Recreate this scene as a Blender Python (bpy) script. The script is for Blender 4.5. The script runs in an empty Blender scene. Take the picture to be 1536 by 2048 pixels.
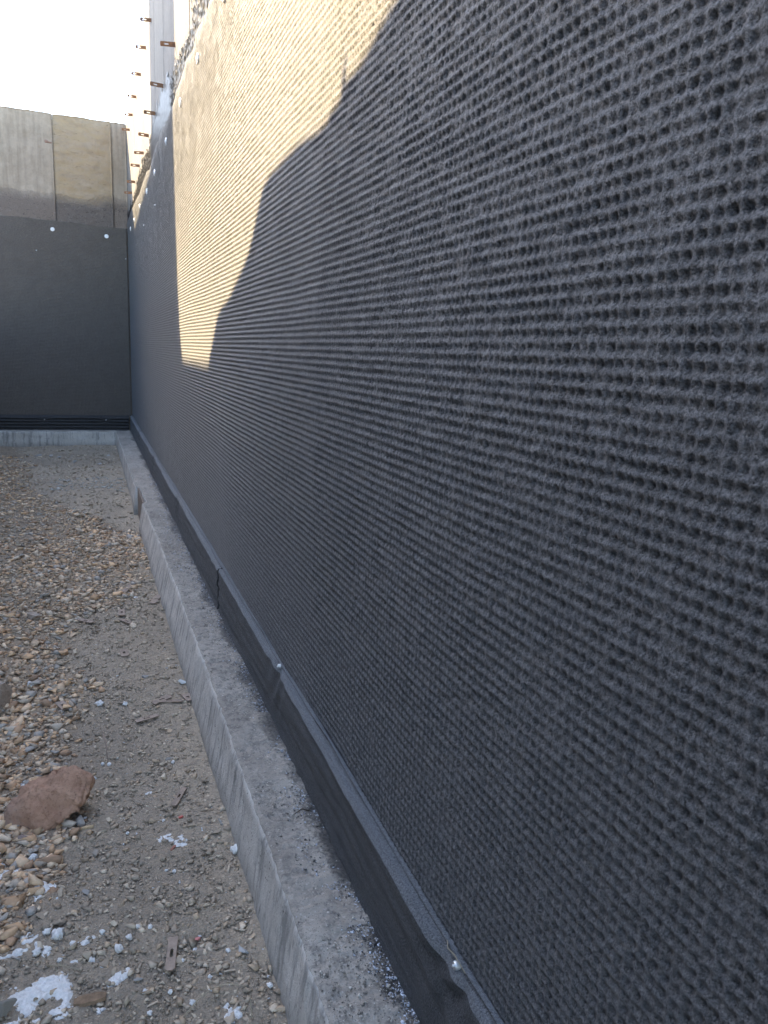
import bpy, bmesh, math, random
import numpy as np
from mathutils import Vector, Matrix

# ------------------------------------------------------------------ camera
# world: X to the right (foundation wall face at X = 0.50), Y along the wall, Z up, ground about Z = 0
CAM_Z = 1.22
YAW, PITCH, ROLL, FPX = math.radians(20.974), math.radians(-11.526), math.radians(2.258), 1549.2
sc = bpy.context.scene
col = sc.collection
_f = Vector((math.sin(YAW)*math.cos(PITCH), math.cos(YAW)*math.cos(PITCH), math.sin(PITCH)))
_r0 = Vector((math.cos(YAW), -math.sin(YAW), 0)); _u0 = _r0.cross(_f)
_r = _r0*math.cos(ROLL) + _u0*math.sin(ROLL); _u = -_r0*math.sin(ROLL) + _u0*math.cos(ROLL)
cd = bpy.data.cameras.new('camera'); cam = bpy.data.objects.new('camera', cd); col.objects.link(cam)
cd.sensor_fit = 'VERTICAL'; cd.sensor_height = 36.0; cd.lens = FPX/2048*36.0
cd.clip_start = 0.02; cd.clip_end = 2000
cd.dof.use_dof = True; cd.dof.focus_distance = 1.9; cd.dof.aperture_fstop = 16.0
M = Matrix((_r, _u, -_f)).transposed().to_4x4(); M.translation = Vector((0, 0, CAM_Z))
cam.matrix_world = M
sc.camera = cam

# ------------------------------------------------------------------ light
SUN_DIR = Vector((1.0, -0.90, -0.86)).normalized()      # direction the light travels
w = bpy.data.worlds.new('World'); sc.world = w; w.use_nodes = True
nt = w.node_tree; nt.nodes.clear()
sky = nt.nodes.new('ShaderNodeTexSky'); sky.sky_type = 'NISHITA'; sky.sun_disc = False
sky.sun_elevation = math.asin(-SUN_DIR.z)
sky.sun_rotation = math.atan2(-SUN_DIR.x, -SUN_DIR.y)
sky.air_density = 1.0; sky.dust_density = 1.6; sky.ozone_density = 0.3; sky.altitude = 200
bg = nt.nodes.new('ShaderNodeBackground'); bg.inputs['Strength'].default_value = 0.14
ow = nt.nodes.new('ShaderNodeOutputWorld')
nt.links.new(sky.outputs[0], bg.inputs[0]); nt.links.new(bg.outputs[0], ow.inputs[0])
sd = bpy.data.lights.new('sun', 'SUN'); sd.energy = 2.8; sd.angle = math.radians(0.36); sd.color = (1.0, 0.76, 0.44)
so = bpy.data.objects.new('sun', sd); col.objects.link(so)
so.rotation_euler = SUN_DIR.to_track_quat('-Z', 'Y').to_euler(); so.location = (-6, 6, 9)
vs = sc.view_settings; vs.view_transform = 'Standard'; vs.look = 'None'; vs.gamma = 1.0; vs.use_curve_mapping = False
vs.exposure = 3.0

# ------------------------------------------------------------------ helpers
rng = np.random.default_rng(11); random.seed(11)
def ray(x, y):
    return _r*((x-768)/FPX) - _u*((y-1024)/FPX) + _f
def gpt(x, y, z=0.0):                      # photo pixel -> point on the ground
    v = ray(x, y); return Vector((0, 0, CAM_Z)) + v*((z-CAM_Z)/v.z)

_tab = np.random.default_rng(5).random((256, 256))
def vnoise(x, y):
    x = np.asarray(x, float); y = np.asarray(y, float)
    xi = np.floor(x).astype(int); yi = np.floor(y).astype(int); fx = x-xi; fy = y-yi
    fx = fx*fx*(3-2*fx); fy = fy*fy*(3-2*fy)
    a = _tab[xi & 255, yi & 255]; b = _tab[(xi+1) & 255, yi & 255]
    c = _tab[xi & 255, (yi+1) & 255]; d = _tab[(xi+1) & 255, (yi+1) & 255]
    return (a*(1-fx)+b*fx)*(1-fy) + (c*(1-fx)+d*fx)*fy - 0.5
def fbm(x, y, o=4):
    s = 0; a = 1.0; f = 1.0
    for i in range(o):
        s = s + a*vnoise(np.asarray(x)*f+17.3*i, np.asarray(y)*f+9.1*i); a *= .5; f *= 2.03
    return s

def mesh_obj(name, verts, faces, mat, parent=None, smooth=False, colors=None):
    me = bpy.data.meshes.new(name)
    if isinstance(faces, np.ndarray):
        verts = np.asarray(verts, np.float32); n, k = faces.shape
        me.vertices.add(len(verts)); me.vertices.foreach_set('co', verts.ravel())
        me.loops.add(n*k); me.loops.foreach_set('vertex_index', faces.astype(np.int32).ravel())
        me.polygons.add(n); me.polygons.foreach_set('loop_start', np.arange(0, n*k, k, dtype=np.int32))
        me.update(calc_edges=True)
    else:
        me.from_pydata([tuple(v) for v in verts], [], faces)
    if colors is not None:
        at = me.color_attributes.new('Col', 'FLOAT_COLOR', 'POINT')
        at.data.foreach_set('color', np.asarray(colors, np.float32).ravel())
    me.validate()
    if smooth: me.polygons.foreach_set('use_smooth', np.ones(len(me.polygons), bool))
    me.materials.append(mat)
    o = bpy.data.objects.new(name, me); col.objects.link(o)
    if parent: o.parent = parent
    return o
def bm_obj(name, bm, mat, parent=None, smooth=False):
    me = bpy.data.meshes.new(name); bm.to_mesh(me); bm.free()
    if smooth: me.polygons.foreach_set('use_smooth', np.ones(len(me.polygons), bool))
    me.materials.append(mat)
    o = bpy.data.objects.new(name, me); col.objects.link(o)
    if parent: o.parent = parent
    return o
def tag(o, label=None, cat=None, group=None, kind=None):
    if label: o['label'] = label
    if cat: o['category'] = cat
    if group: o['group'] = group
    if kind: o['kind'] = kind
    return o
def empty(name, loc=(0, 0, 0)):
    o = bpy.data.objects.new(name, None); o.empty_display_size = .1; o.location = loc; col.objects.link(o); return o
def grid_faces(nx, ny):
    i = np.arange(nx-1)[:, None]*ny + np.arange(ny-1)[None, :]; i = i.ravel()
    return np.stack([i, i+ny, i+ny+1, i+1], 1)
def box(bm, x0, x1, y0, y1, z0, z1):
    vs_ = [bm.verts.new(c) for c in ((x0,y0,z0),(x1,y0,z0),(x1,y1,z0),(x0,y1,z0),(x0,y0,z1),(x1,y0,z1),(x1,y1,z1),(x0,y1,z1))]
    for q in ((3,2,1,0),(4,5,6,7),(0,1,5,4),(1,2,6,5),(2,3,7,6),(3,0,4,7)): bm.faces.new([vs_[i] for i in q])
    return vs_

class NT:
    def __init__(s, name):
        s.m = bpy.data.materials.new(name); s.m.use_nodes = True; s.t = s.m.node_tree; s.t.nodes.clear()
        s.out = s.n('ShaderNodeOutputMaterial'); s.b = s.n('ShaderNodeBsdfPrincipled')
        s.l(s.b.outputs[0], s.out.inputs[0])
        s.pos = s.n('ShaderNodeNewGeometry').outputs['Position']
    def n(s, t, **k):
        x = s.t.nodes.new(t)
        for a, v in k.items(): setattr(x, a, v)
        return x
    def l(s, a, b): s.t.links.new(a, b)
    def put(s, sock, v):
        if isinstance(v, bpy.types.NodeSocket): s.l(v, sock)
        else:
            if sock.type == 'RGBA' and len(v) == 3: v = (*v, 1)
            sock.default_value = v
    def noise(s, scale, detail=4, rough=.55, vec=None, dist=0, stretch=None):
        n = s.n('ShaderNodeTexNoise'); v = vec or s.pos
        if stretch:
            mp = s.n('ShaderNodeVectorMath', operation='MULTIPLY'); s.l(v, mp.inputs[0]); mp.inputs[1].default_value = stretch; v = mp.outputs[0]
        s.l(v, n.inputs['Vector'])
        for k, val in (('Scale', scale), ('Detail', detail), ('Roughness', rough), ('Distortion', dist)): n.inputs[k].default_value = val
        return n.outputs['Fac']
    def voro(s, scale, feature='F1', vec=None, out='Distance'):
        n = s.n('ShaderNodeTexVoronoi', feature=feature); s.l(vec or s.pos, n.inputs['Vector']); n.inputs['Scale'].default_value = scale
        return n.outputs[out]
    def ramp(s, fac, a, b, lo=0.0, hi=1.0):
        n = s.n('ShaderNodeMapRange'); s.l(fac, n.inputs[0])
        for i, v in ((1, a), (2, b), (3, lo), (4, hi)): n.inputs[i].default_value = v
        return n.outputs[0]
    def cramp(s, fac, stops):
        n = s.n('ShaderNodeValToRGB'); s.l(fac, n.inputs[0]); e = n.color_ramp.elements
        while len(e) < len(stops): e.new(.5)
        for i, (p, c) in enumerate(stops): e[i].position = p; e[i].color = (*c, 1)
        return n.outputs[0]
    def math(s, op, a, b=0.0, clamp=False):
        n = s.n('ShaderNodeMath', operation=op); n.use_clamp = clamp; s.put(n.inputs[0], a); s.put(n.inputs[1], b); return n.outputs[0]
    def mix(s, fac, a, b, mode='MIX'):
        n = s.n('ShaderNodeMix', data_type='RGBA', blend_type=mode)
        s.put(n.inputs[0], fac); s.put(n.inputs[6], a); s.put(n.inputs[7], b); return n.outputs[2]
    def fmix(s, fac, a, b):
        n = s.n('ShaderNodeMix', data_type='FLOAT'); s.put(n.inputs[0], fac); s.put(n.inputs[2], a); s.put(n.inputs[3], b); return n.outputs[0]
    def xyz(s):
        n = s.n('ShaderNodeSeparateXYZ'); s.l(s.pos, n.inputs[0]); return n.outputs
    def bump(s, h, strength, dist, prev=None):
        n = s.n('ShaderNodeBump'); s.l(h, n.inputs['Height']); s.put(n.inputs['Strength'], strength); n.inputs['Distance'].default_value = dist
        if prev: s.l(prev, n.inputs['Normal'])
        return n.outputs[0]
    def set(s, **k):
        for a, v in k.items(): s.put(s.b.inputs[a.replace('_', ' ')], v)
        return s

# ------------------------------------------------------------------ materials
def mat_fabric(name, base=(.040, .040, .042), fuzz=1.0, sheen=.16, spec=.85, rough=.55):
    t = NT(name)
    n1 = t.noise(330, 4, .7); n2 = t.noise(9, 4, .5); n3 = t.noise(1100, 2, .6, stretch=(1, .5, 1.6))
    c = t.mix(t.ramp(n1, .34, .66), tuple(.22*b for b in base), tuple(2.0*b for b in base))
    c = t.mix(t.ramp(n2, .3, .7, 0, .35), c, tuple(.75*b for b in base))
    fl = t.ramp(t.noise(700, 1, .5), .74, .8, 0, .35)
    c = t.mix(fl, c, tuple(3.0*b for b in base))
    n4 = t.noise(620, 3, .75)
    fz = t.math('ADD', t.math('MULTIPLY', t.ramp(n1, .36, .64), .55), t.math('MULTIPLY', t.ramp(n4, .36, .64), .45))
    c = t.mix(t.ramp(n4, .58, .70, 0, .6), c, tuple(2.6*b for b in base)); c = t.mix(t.ramp(n4, .30, .42, .7, 0), c, tuple(.15*b for b in base))
    nb = t.bump(n1, 1.0*fuzz, .0048); nb = t.bump(n3, .5*fuzz, .0010, nb)
    t.set(Base_Color=c, Roughness=rough, Normal=nb, Sheen_Weight=sheen, Sheen_Roughness=.4, Specular_IOR_Level=t.ramp(fz, .15, .85, .05*spec, 1.9*spec))
    t.set(Sheen_Tint=(.85, .92, 1.0))
    return t.m
M_MAT = mat_fabric('geotextile')
M_MATF = mat_fabric('bounce_lit_geotextile', base=(.110, .094, .080), sheen=.2, spec=.3)  # same fabric as the long mat, lightened to stand for bounced light
M_STRIP = mat_fabric('strip_geotextile', base=(.030, .029, .029), fuzz=.8, sheen=.10, spec=.3)
M_FLAP = mat_fabric('skylit_flap_geotextile', base=(.085, .088, .092), fuzz=1.0, sheen=.30, spec=.5)

def mat_concrete(name, pale, dark, tar=None, stain=None, scale=1.0, rough_amt=.4, streak=0.0):
    t = NT(name); x, y, z = t.xyz()
    n1 = t.noise(2.2*scale, 6, .6); n2 = t.noise(26*scale, 5, .65); n3 = t.noise(230, 4, .6)
    c = t.mix(t.ramp(n1, .3, .7), pale, dark)
    c = t.mix(t.ramp(n2, .35, .75, 0, .45), c, tuple(.7*d for d in dark))
    c = t.mix(t.ramp(n3, .3, .8, 0, .3), c, tuple(.6*d for d in dark))
    pits = t.ramp(t.voro(38), .02, .10, 1, 0)
    pits = t.math('MULTIPLY', pits, t.ramp(t.noise(9, 2), .5, .62))
    c = t.mix(pits, c, tuple(.25*d for d in dark))
    if streak:
        s_ = t.noise(16, 5, .6, stretch=(1.2, 1.2, .10)); c = t.mix(t.ramp(s_, .42, .72, 0, streak), c, tuple(.55*d for d in dark))
    if stain:
        s_ = t.noise(7, 6, .68, stretch=(1.0, 1, 2.6)); m_ = t.ramp(s_, .36, .6)
        c = t.mix(t.math('MULTIPLY', m_, .8), c, stain)
        s2 = t.noise(13, 6, .7, stretch=(.8, 1, 3.2), dist=.8); c = t.mix(t.ramp(s2, .60, .68, 0, .75), c, tuple(.45*v for v in stain))
    h = t.math('ADD', t.math('MULTIPLY', n2, 1.0), t.math('MULTIPLY', n3, .35)); h = t.math('SUBTRACT', h, pits)
    nb = t.bump(h, rough_amt, .006)
    rough = t.fmix(n2, .75, .95)
    if tar:
        z0, wob, tc, trough, tb = tar
        e = t.math('ADD', z, t.math('MULTIPLY', t.math('SUBTRACT', t.noise(2.6, 3, .5), .5), wob))
        e = t.math('ADD', e, t.math('MULTIPLY', t.math('SUBTRACT', t.noise(75, 3, .6), .5), .16))
        soft = .015 if trough < .25 else .06
        mk = t.ramp(e, z0-soft, z0+soft, 1, 0)
        # fine droplets of spray above the coating
        dr = t.math('MULTIPLY', t.ramp(t.voro(120), .12, .26, 1, 0), t.ramp(e, z0, z0+.22, .9, 0))
        if trough < .25: mk = t.math('MAXIMUM', mk, dr)
        c = t.mix(mk, c, tc)
        if trough > .25:
            cr = t.ramp(t.noise(24, 6, .75, stretch=(1, 1, 1.8), dist=1.6), .56, .64); c = t.mix(t.math('MULTIPLY', t.math('MULTIPLY', cr, mk), .8), c, (.06, .048, .042))
            cw = t.ramp(t.noise(31, 6, .75, dist=1.2), .58, .68); c = t.mix(t.math('MULTIPLY', t.math('MULTIPLY', cw, mk), .7), c, (.52, .45, .40))
        rough = t.fmix(mk, rough, trough)
        tn = t.noise(95, 4, .75, dist=.4)
        nb = t.bump(t.math('MULTIPLY', tn, mk), tb, .045, nb)
    t.set(Base_Color=c, Roughness=rough, Normal=nb, Specular_IOR_Level=.2)
    return t.m
M_WALL = mat_concrete('wall_concrete', (.25, .243, .232), (.19, .182, .172), tar=(2.66, .14, (.012, .013, .016), .22, 1.0), streak=.25)
M_FARA = mat_concrete('far_concrete', (.48, .40, .315), (.29, .23, .165), tar=(2.80, .18, (.31, .25, .205), .4, 1.0), streak=.5)
M_FARB = mat_concrete('far_concrete_stained', (.45, .36, .26), (.29, .22, .15), tar=(2.80, .18, (.25, .21, .18), .35, 1.0), stain=(.33, .245, .145), rough_amt=1.0)

def mat_footing():
    t = NT('footing_concrete'); x, y, z = t.xyz()
    nrm = t.n('ShaderNodeNewGeometry'); sp = t.n('ShaderNodeSeparateXYZ'); t.l(nrm.outputs['True Normal'], sp.inputs[0])
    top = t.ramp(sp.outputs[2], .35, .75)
    n1 = t.noise(5, 6, .6); n2 = t.noise(48, 6, .7); n3 = t.noise(240, 4, .65); st = t.noise(26, 6, .65, stretch=(1, 1, .14))
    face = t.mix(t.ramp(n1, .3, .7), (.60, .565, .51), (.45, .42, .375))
    face = t.mix(t.ramp(st, .5, .62, 0, .7), face, (.20, .195, .185)); face = t.mix(t.ramp(t.noise(70, 4, .65, stretch=(1, 1, .3)), .58, .68, 0, .6), face, (.15, .148, .14))
    face = t.mix(t.ramp(n3, .55, .8, 0, .6), face, (.17, .16, .145)); fp = t.math('MULTIPLY', t.ramp(t.voro(75), .10, .22, 1, 0), t.ramp(t.noise(12, 3), .45, .6)); face = t.mix(fp, face, (.08, .075, .07))
    low = t.ramp(t.math('ADD', z, t.math('MULTIPLY', n1, .10)), .04, .10, .55, 0); face = t.mix(low, face, (.16, .15, .135))
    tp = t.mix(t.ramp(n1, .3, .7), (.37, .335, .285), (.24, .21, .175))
    tp = t.mix(t.ramp(n2, .48, .66, 0, .75), tp, (.11, .10, .09))
    tp = t.mix(t.ramp(t.noise(120, 4, .65), .58, .68, 0, .7), tp, (.48, .44, .39)); tp = t.mix(t.ramp(t.voro(210), .12, .25, .8, 0), tp, (.07, .065, .06))
    tp = t.mix(t.ramp(n3, .58, .74, 0, .7), tp, (.30, .29, .27))
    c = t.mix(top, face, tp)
    # sprayed bitumen against the strip
    e = t.math('ADD', x, t.math('MULTIPLY', t.math('SUBTRACT', t.noise(4.5, 3, .5), .5), .16))
    e = t.math('ADD', e, t.math('MULTIPLY', t.math('SUBTRACT', t.noise(130, 4, .7), .5), .085))
    mk = t.math('MULTIPLY', t.ramp(e, .435, .462, 0, .85), top)
    c = t.mix(mk, c, (.018, .019, .023))
    tn = t.noise(170, 4, .75)
    h = t.math('ADD', t.math('MULTIPLY', n2, .8), t.math('MULTIPLY', n3, .5))
    nb = t.bump(h, .7, .006); nb = t.bump(t.math('MULTIPLY', tn, mk), 1.0, .010, nb)
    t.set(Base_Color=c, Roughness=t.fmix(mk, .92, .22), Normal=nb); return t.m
M_FOOT = mat_footing()

def mat_ground():
    t = NT('packed_dirt')
    at = t.n('ShaderNodeAttribute', attribute_name='Col')
    n1 = t.noise(7, 5, .6); n2 = t.noise(70, 6, .7); n3 = t.noise(330, 4, .65); v = t.voro(150)
    c = t.mix(t.ramp(n1, .3, .7, 0, .35), at.outputs[0], (.27, .235, .19))
    c = t.mix(t.ramp(n2, .4, .65, 0, .65), c, (.22, .185, .145))
    c = t.mix(t.ramp(n3, .55, .7, 0, .6), c, (.50, .45, .39))
    c = t.mix(t.ramp(v, .0, .35, .35, 0), c, (.17, .145, .115))
    h = t.math('ADD', t.math('MULTIPLY', n2, .9), t.math('MULTIPLY', n3, .5)); h = t.math('SUBTRACT', h, t.math('MULTIPLY', v, .5))
    t.set(Base_Color=c, Roughness=.95, Normal=t.bump(h, .9, .010)); return t.m
M_GROUND = mat_ground()
def mat_stone():
    t = NT('stone'); at = t.n('ShaderNodeAttribute', attribute_name='Col')
    n1 = t.noise(60, 5, .65); n2 = t.noise(400, 3, .6)
    c = t.mix(t.ramp(n1, .35, .7, 0, .4), at.outputs[0], (.24, .20, .155)); c = t.mix(t.ramp(n2, .6, .8, 0, .35), c, (.42, .40, .37))
    t.set(Base_Color=c, Roughness=.88, Normal=t.bump(t.math('ADD', n1, t.math('MULTIPLY', n2, .4)), .5, .003)); return t.m
M_STONE = mat_stone()
def mat_rock(name, a, b, g):
    t = NT(name); x, y, z = t.xyz()
    n1 = t.noise(18, 6, .65, dist=.4); n2 = t.noise(120, 5, .7); n3 = t.noise(520, 3, .6)
    c = t.mix(t.ramp(n1, .35, .65), a, b); c = t.mix(t.ramp(n2, .52, .72, 0, .75), c, tuple(.4*v for v in b))
    c = t.mix(t.ramp(n2, .2, .42, .55, 0), c, tuple(min(1, 1.5*v) for v in a))
    gm = t.ramp(t.math('ADD', x, t.math('MULTIPLY', n1, .12)), g[1], g[1]+.06, 1, 0); c = t.mix(t.math('MULTIPLY', gm, .8), c, g[0])
    t.set(Base_Color=c, Roughness=.9, Normal=t.bump(t.math('ADD', n2, t.math('MULTIPLY', n3, .4)), .9, .006)); return t.m
M_RED = mat_rock('red_rock', (.52, .31, .205), (.37, .205, .13), ((.22, .19, .16), -.20))
M_PALE = mat_rock('pale_rock', (.46, .37, .30), (.34, .27, .21), ((.2, .19, .18), -9))
def mat_plain(name, colr, rough=.8, nscale=60, var=.35, metal=0.0, bumpd=.002, sss=0):
    t = NT(name); n1 = t.noise(nscale, 5, .65)
    c = t.mix(t.ramp(n1, .3, .7), tuple(v*(1+var*.5) for v in colr), tuple(v*(1-var) for v in colr))
    t.set(Base_Color=c, Roughness=rough, Metallic=metal, Normal=t.bump(n1, .6, bumpd))
    if sss: t.set(Subsurface_Weight=sss, Subsurface_Radius=(.01, .01, .012))
    return t.m
M_SNOW = mat_plain('snow', (.74, .71, .67), .7, 160, .2, bumpd=.006)
def mat_rust(name, a, b):
    t = NT(name); n1 = t.noise(70, 6, .7); n2 = t.noise(300, 4, .6)
    c = t.cramp(n1, [(.3, a), (.55, tuple((p+q)/2 for p, q in zip(a, b))), (.72, b)])
    t.set(Base_Color=c, Roughness=t.fmix(n1, .45, .9), Metallic=.25, Normal=t.bump(n2, .5, .001)); return t.m
M_RUST = mat_rust('rusty_steel', (.30, .14, .06), (.13, .075, .05))
M_TIE = mat_rust('dusty_rusty_steel', (.33, .25, .19), (.19, .145, .115))
M_PLASTIC = mat_plain('white_plastic', (.80, .80, .79), .45, 90, .08, bumpd=.0005)
M_NAIL = mat_plain('zinc_nail', (.55, .55, .54), .4, 90, .1, metal=.6, bumpd=.0005)
M_WOOD = mat_plain('pale_wood', (.50, .37, .22), .8, 120, .3)
M_BOARD = mat_plain('weathered_board', (.20, .155, .12), .85, 30, .35)
M_BARK = mat_plain('brown_bark', (.23, .15, .09), .9, 90, .4)
M_REDP = mat_plain('red_plastic', (.42, .07, .05), .5, 60, .2)
M_GRASS = mat_plain('dry_grass', (.36, .30, .21), .8, 60, .2)
M_TWIG = mat_plain('dark_twig', (.06, .045, .035), .85, 60, .3)
def mat_bank():
    t = NT('earth'); n1 = t.noise(1.3, 6, .6); n2 = t.noise(9, 7, .7); n3 = t.noise(60, 5, .7)
    c = t.mix(t.ramp(n1, .3, .7), (.15, .112, .08), (.10, .077, .056)); c = t.mix(t.ramp(n2, .4, .7, 0, .7), c, (.06, .047, .036)); c = t.mix(t.ramp(n3, .5, .75, 0, .5), c, (.20, .16, .12))
    t.set(Base_Color=c, Roughness=.95, Normal=t.bump(t.math('ADD', n2, t.math('MULTIPLY', n3, .4)), 1.0, .08)); return t.m
M_BANK = mat_bank()

# ------------------------------------------------------------------ ground
WX = 0.50            # wall face
ZF = 0.175           # top of the footing
ZT = 3.704           # top of the walls
YF = 10.10           # face of the end wall
def gz(x, y):
    x = np.asarray(x, float); y = np.asarray(y, float)
    h = .030*fbm(x*1.3+3, y*1.3, 3) + .012*fbm(x*7, y*7+5, 3)
    h = h - .085*np.exp(-(((x-.20)/.16)**2 + ((y-5.65)/.38)**2))          # hollow beside the footing
    h = h - .02*np.exp(-(((x+.10)/.12)**2 + ((y-1.80)/.10)**2))           # under the big rock
    return h
EDGE_Y = [0, 1.6, 1.9, 2.4, 2.8, 3.1, 3.6, 4.2, 5.0, 5.6, 6.4, 7.5, 10]
EDGE_X = [-.22, -.20, -.16, -.12, -.02, -.10, -.02, .30, .34, .12, -.30, -.55, -.8]
def tan_mask(x, y):
    e = np.interp(y, EDGE_Y, EDGE_X)
    return np.clip((e - x + .22*fbm(np.asarray(x)*3.1, np.asarray(y)*2.3+40, 3))/.16 + .5, 0, 1)
def ground_patch(name, x0, x1, y0, y1, nx, ny):
    X, Y = np.meshgrid(np.linspace(x0, x1, nx), np.linspace(y0, y1, ny), indexing='ij')
    Z = gz(X, Y) + .006*fbm(X*40, Y*40, 2)*((Y < 4)*1.0)
    m = tan_mask(X, Y)[..., None]
    c = np.array([.205, .195, .175])*(1-m) + np.array([.27, .215, .155])*m
    c = c*(1 + .35*fbm(X*2+7, Y*2, 3)[..., None])
    c = np.concatenate([np.clip(c, 0, 1), np.ones_like(m)], -1)
    return np.stack([X, Y, Z], -1).reshape(-1, 3), grid_faces(nx, ny), c.reshape(-1, 4)
def join(parts):
    V, F, C, o = [], [], [], 0
    for v, f, c in parts:
        V.append(v); F.append(f+o); C.append(c); o += len(v)
    return np.concatenate(V), np.concatenate(F), np.concatenate(C)
# one sheet: fine near the camera, coarse further out
xs = np.concatenate([np.linspace(-300, -6, 8), np.linspace(-5, -1.6, 14), np.linspace(-1.55, .42, 150), np.array([.6, 2, 6, 20, 80, 300])])
ys = np.concatenate([np.linspace(-300, -4, 8), np.linspace(-3.5, .9, 14), np.linspace(1.0, 4.2, 230), np.linspace(4.25, 10.2, 160), np.array([11, 14, 20, 40, 100, 300])])
X, Y = np.meshgrid(xs, ys, indexing='ij')
near = np.exp(-(np.maximum(0, np.hypot(X, Y-5)-9)/6)**2)
Z = (gz(X, Y) + .007*fbm(X*38, Y*38, 2)*(Y < 4.3))*near - .02*(1-near)
m = tan_mask(X, Y)[..., None]
c = np.array([.45, .355, .25])*(1-m) + np.array([.39, .275, .17])*m
c = c*(1 + .35*fbm(X*2+7, Y*2, 3)[..., None])
c = np.concatenate([np.clip(c, 0, 1), np.ones_like(m)], -1)
g = mesh_obj('ground', np.stack([X, Y, Z], -1).reshape(-1, 3), grid_faces(len(xs), len(ys)), M_GROUND, smooth=True, colors=c.reshape(-1, 4))
tag(g, 'packed grey dirt with tan gravel beside the footing', kind='structure')

# ------------------------------------------------------------------ foundation wall on the right
wall = tag(empty('concrete_wall', (WX, 5, 0)), 'tall sunlit concrete wall with rusty form ties above the black drainage mat', 'wall')
def child(name, bm, mat, parent, smooth=False):
    o = bm_obj(name, bm, mat, None, smooth); o.parent = parent; o.matrix_parent_inverse = parent.matrix_world.inverted() if False else Matrix.Translation(-Vector(parent.location)); return o
def reparent(o, parent):
    o.parent = parent; o.matrix_parent_inverse = Matrix.Translation(-Vector(parent.location)); return o
LO_Y = [2.86, 3.48, 4.10, 4.726, 5.40, 6.05, 6.69, 7.29, 7.87, 8.56, 9.2]
seams = [-2.0, -1.48, -.86, -.24, .38, 1.0, 1.62, 2.24] + LO_Y + [9.75, YF+.25]
bm = bmesh.new(); box(bm, WX+.03, WX+.30, -2.0, YF+.28, -.2, ZT-.006); child('core', bm, M_WALL, wall)
for i in range(len(seams)-1):
    bm = bmesh.new(); off = random.uniform(-.0015, .003)
    box(bm, WX+off, WX+.028, seams[i]+.0035, seams[i+1]-.0035, -.2, ZT+random.uniform(-.006, .006))
    bmesh.ops.bevel(bm, geom=[e for e in bm.edges], offset=.003, segments=1, affect='EDGES')
    child('concrete_panel', bm, M_WALL, wall)
def tie_mesh(L, wd, th, hole, base=0.0):
    """flat strap along -X from 0, width in Z, with a slotted hole"""
    bm = bmesh.new(); hl, hw, hc = hole
    xs_ = [base, -(hc-hl/2), -(hc+hl/2), -L+.004, -L]
    def ringpts(y):
        out = [(xs_[0], wd/2), (xs_[3], wd/2), (xs_[4], wd/2-.004), (xs_[4], -wd/2+.004), (xs_[3], -wd/2), (xs_[0], -wd/2)]
        inn = []
        for k in range(10):
            a = 2*math.pi*k/10; ex = hl/2-hw/2
            inn.append((-hc + (ex if math.cos(a) > 0 else -ex) + hw/2*math.cos(a), hw/2*math.sin(a)))
        return out, inn
    o, n = ringpts(0)
    for y in (th/2, -th/2):
        vo = [bm.verts.new((p[0], y, p[1])) for p in o]; vi = [bm.verts.new((p[0], y, p[1])) for p in n]
        eo = [bm.edges.new((vo[i], vo[(i+1) % len(vo)])) for i in range(len(vo))]
        ei = [bm.edges.new((vi[i], vi[(i+1) % len(vi)])) for i in range(len(vi))]
        bmesh.ops.triangle_fill(bm, edges=eo+ei, use_beauty=True)
        if y > 0: A = (vo, vi)
        else: B = (vo, vi)
    for k in (0, 1):
        a, b = A[k], B[k]; n_ = len(a)
        for i in range(n_): bm.faces.new((a[i], a[(i+1) % n_], b[(i+1) % n_], b[i]))
    bmesh.ops.recalc_face_normals(bm, faces=bm.faces)
    me = bpy.data.meshes.new('form_tie'); bm.to_mesh(me); bm.free(); return me
tme = tie_mesh(.080, .024, .0035, (.024, .009, .048), base=.02); tme.materials.append(M_RUST)
UP_Y = [5.02, 5.63, 6.243, 6.821, 7.447, 8.117, 8.741, 9.35]
for yy, zz in [(y, 1.585) for y in (3.48, 4.07, 4.726, 5.459, 6.06, 6.697, 7.292, 7.856, 8.59, 9.2)] + [(y, 2.236) for y in UP_Y]:
    t_ = bpy.data.objects.new('form_tie', tme); col.objects.link(t_); reparent(t_, wall)
    t_.location = (WX+.001, yy, CAM_Z+zz+random.uniform(-.006, .006))
    t_.rotation_euler = (random.uniform(-.15, .15), random.uniform(-.05, .05), random.uniform(-.12, .12))
    t_['label'] = 'rusty flat steel form tie with a slotted hole'

# lumpy bitumen coat showing above the mat
TY = [3.0, 3.9, 4.04, 4.16, 4.42, 4.66, 4.87, 5.49, 5.88, 6.33, 6.62, 7.0, 7.44, 8.0, 8.9, 10.1]
TZ = [1.52, 1.508, 1.473, 1.44, 1.466, 1.505, 1.52, 1.60, 1.60, 1.58, 1.496, 1.505, 1.534, 1.541, 1.488, 1.50]
A, B = np.meshgrid(np.arange(3.0, 10.08, .009), np.arange(CAM_Z+1.22, CAM_Z+1.72, .008), indexing='ij')
tz = CAM_Z+np.interp(A, TY, TZ)-.02+.05*fbm(A*9, A*0, 3)+.10*fbm(A*34, B*34, 3)
smo = np.clip((A-4.9)/.15, 0, 1)*np.clip((6.6-A)/.2, 0, 1)            # smoother look of the shadow band put into the lump shape
hh = .0015 + (.0085-.0068*smo)*(fbm(A*52, B*58, 3)+.12) + .0026*fbm(A*130, B*130, 2)*(1-.6*smo)
V = np.stack([WX-.0035-np.maximum(hh, -.001), A, B], -1).reshape(-1, 3); F = grid_faces(*A.shape)
F = F[(B < tz).reshape(-1)[F].all(1)]
used = np.unique(F); mp = np.zeros(len(V), int); mp[used] = np.arange(len(used))
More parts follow.
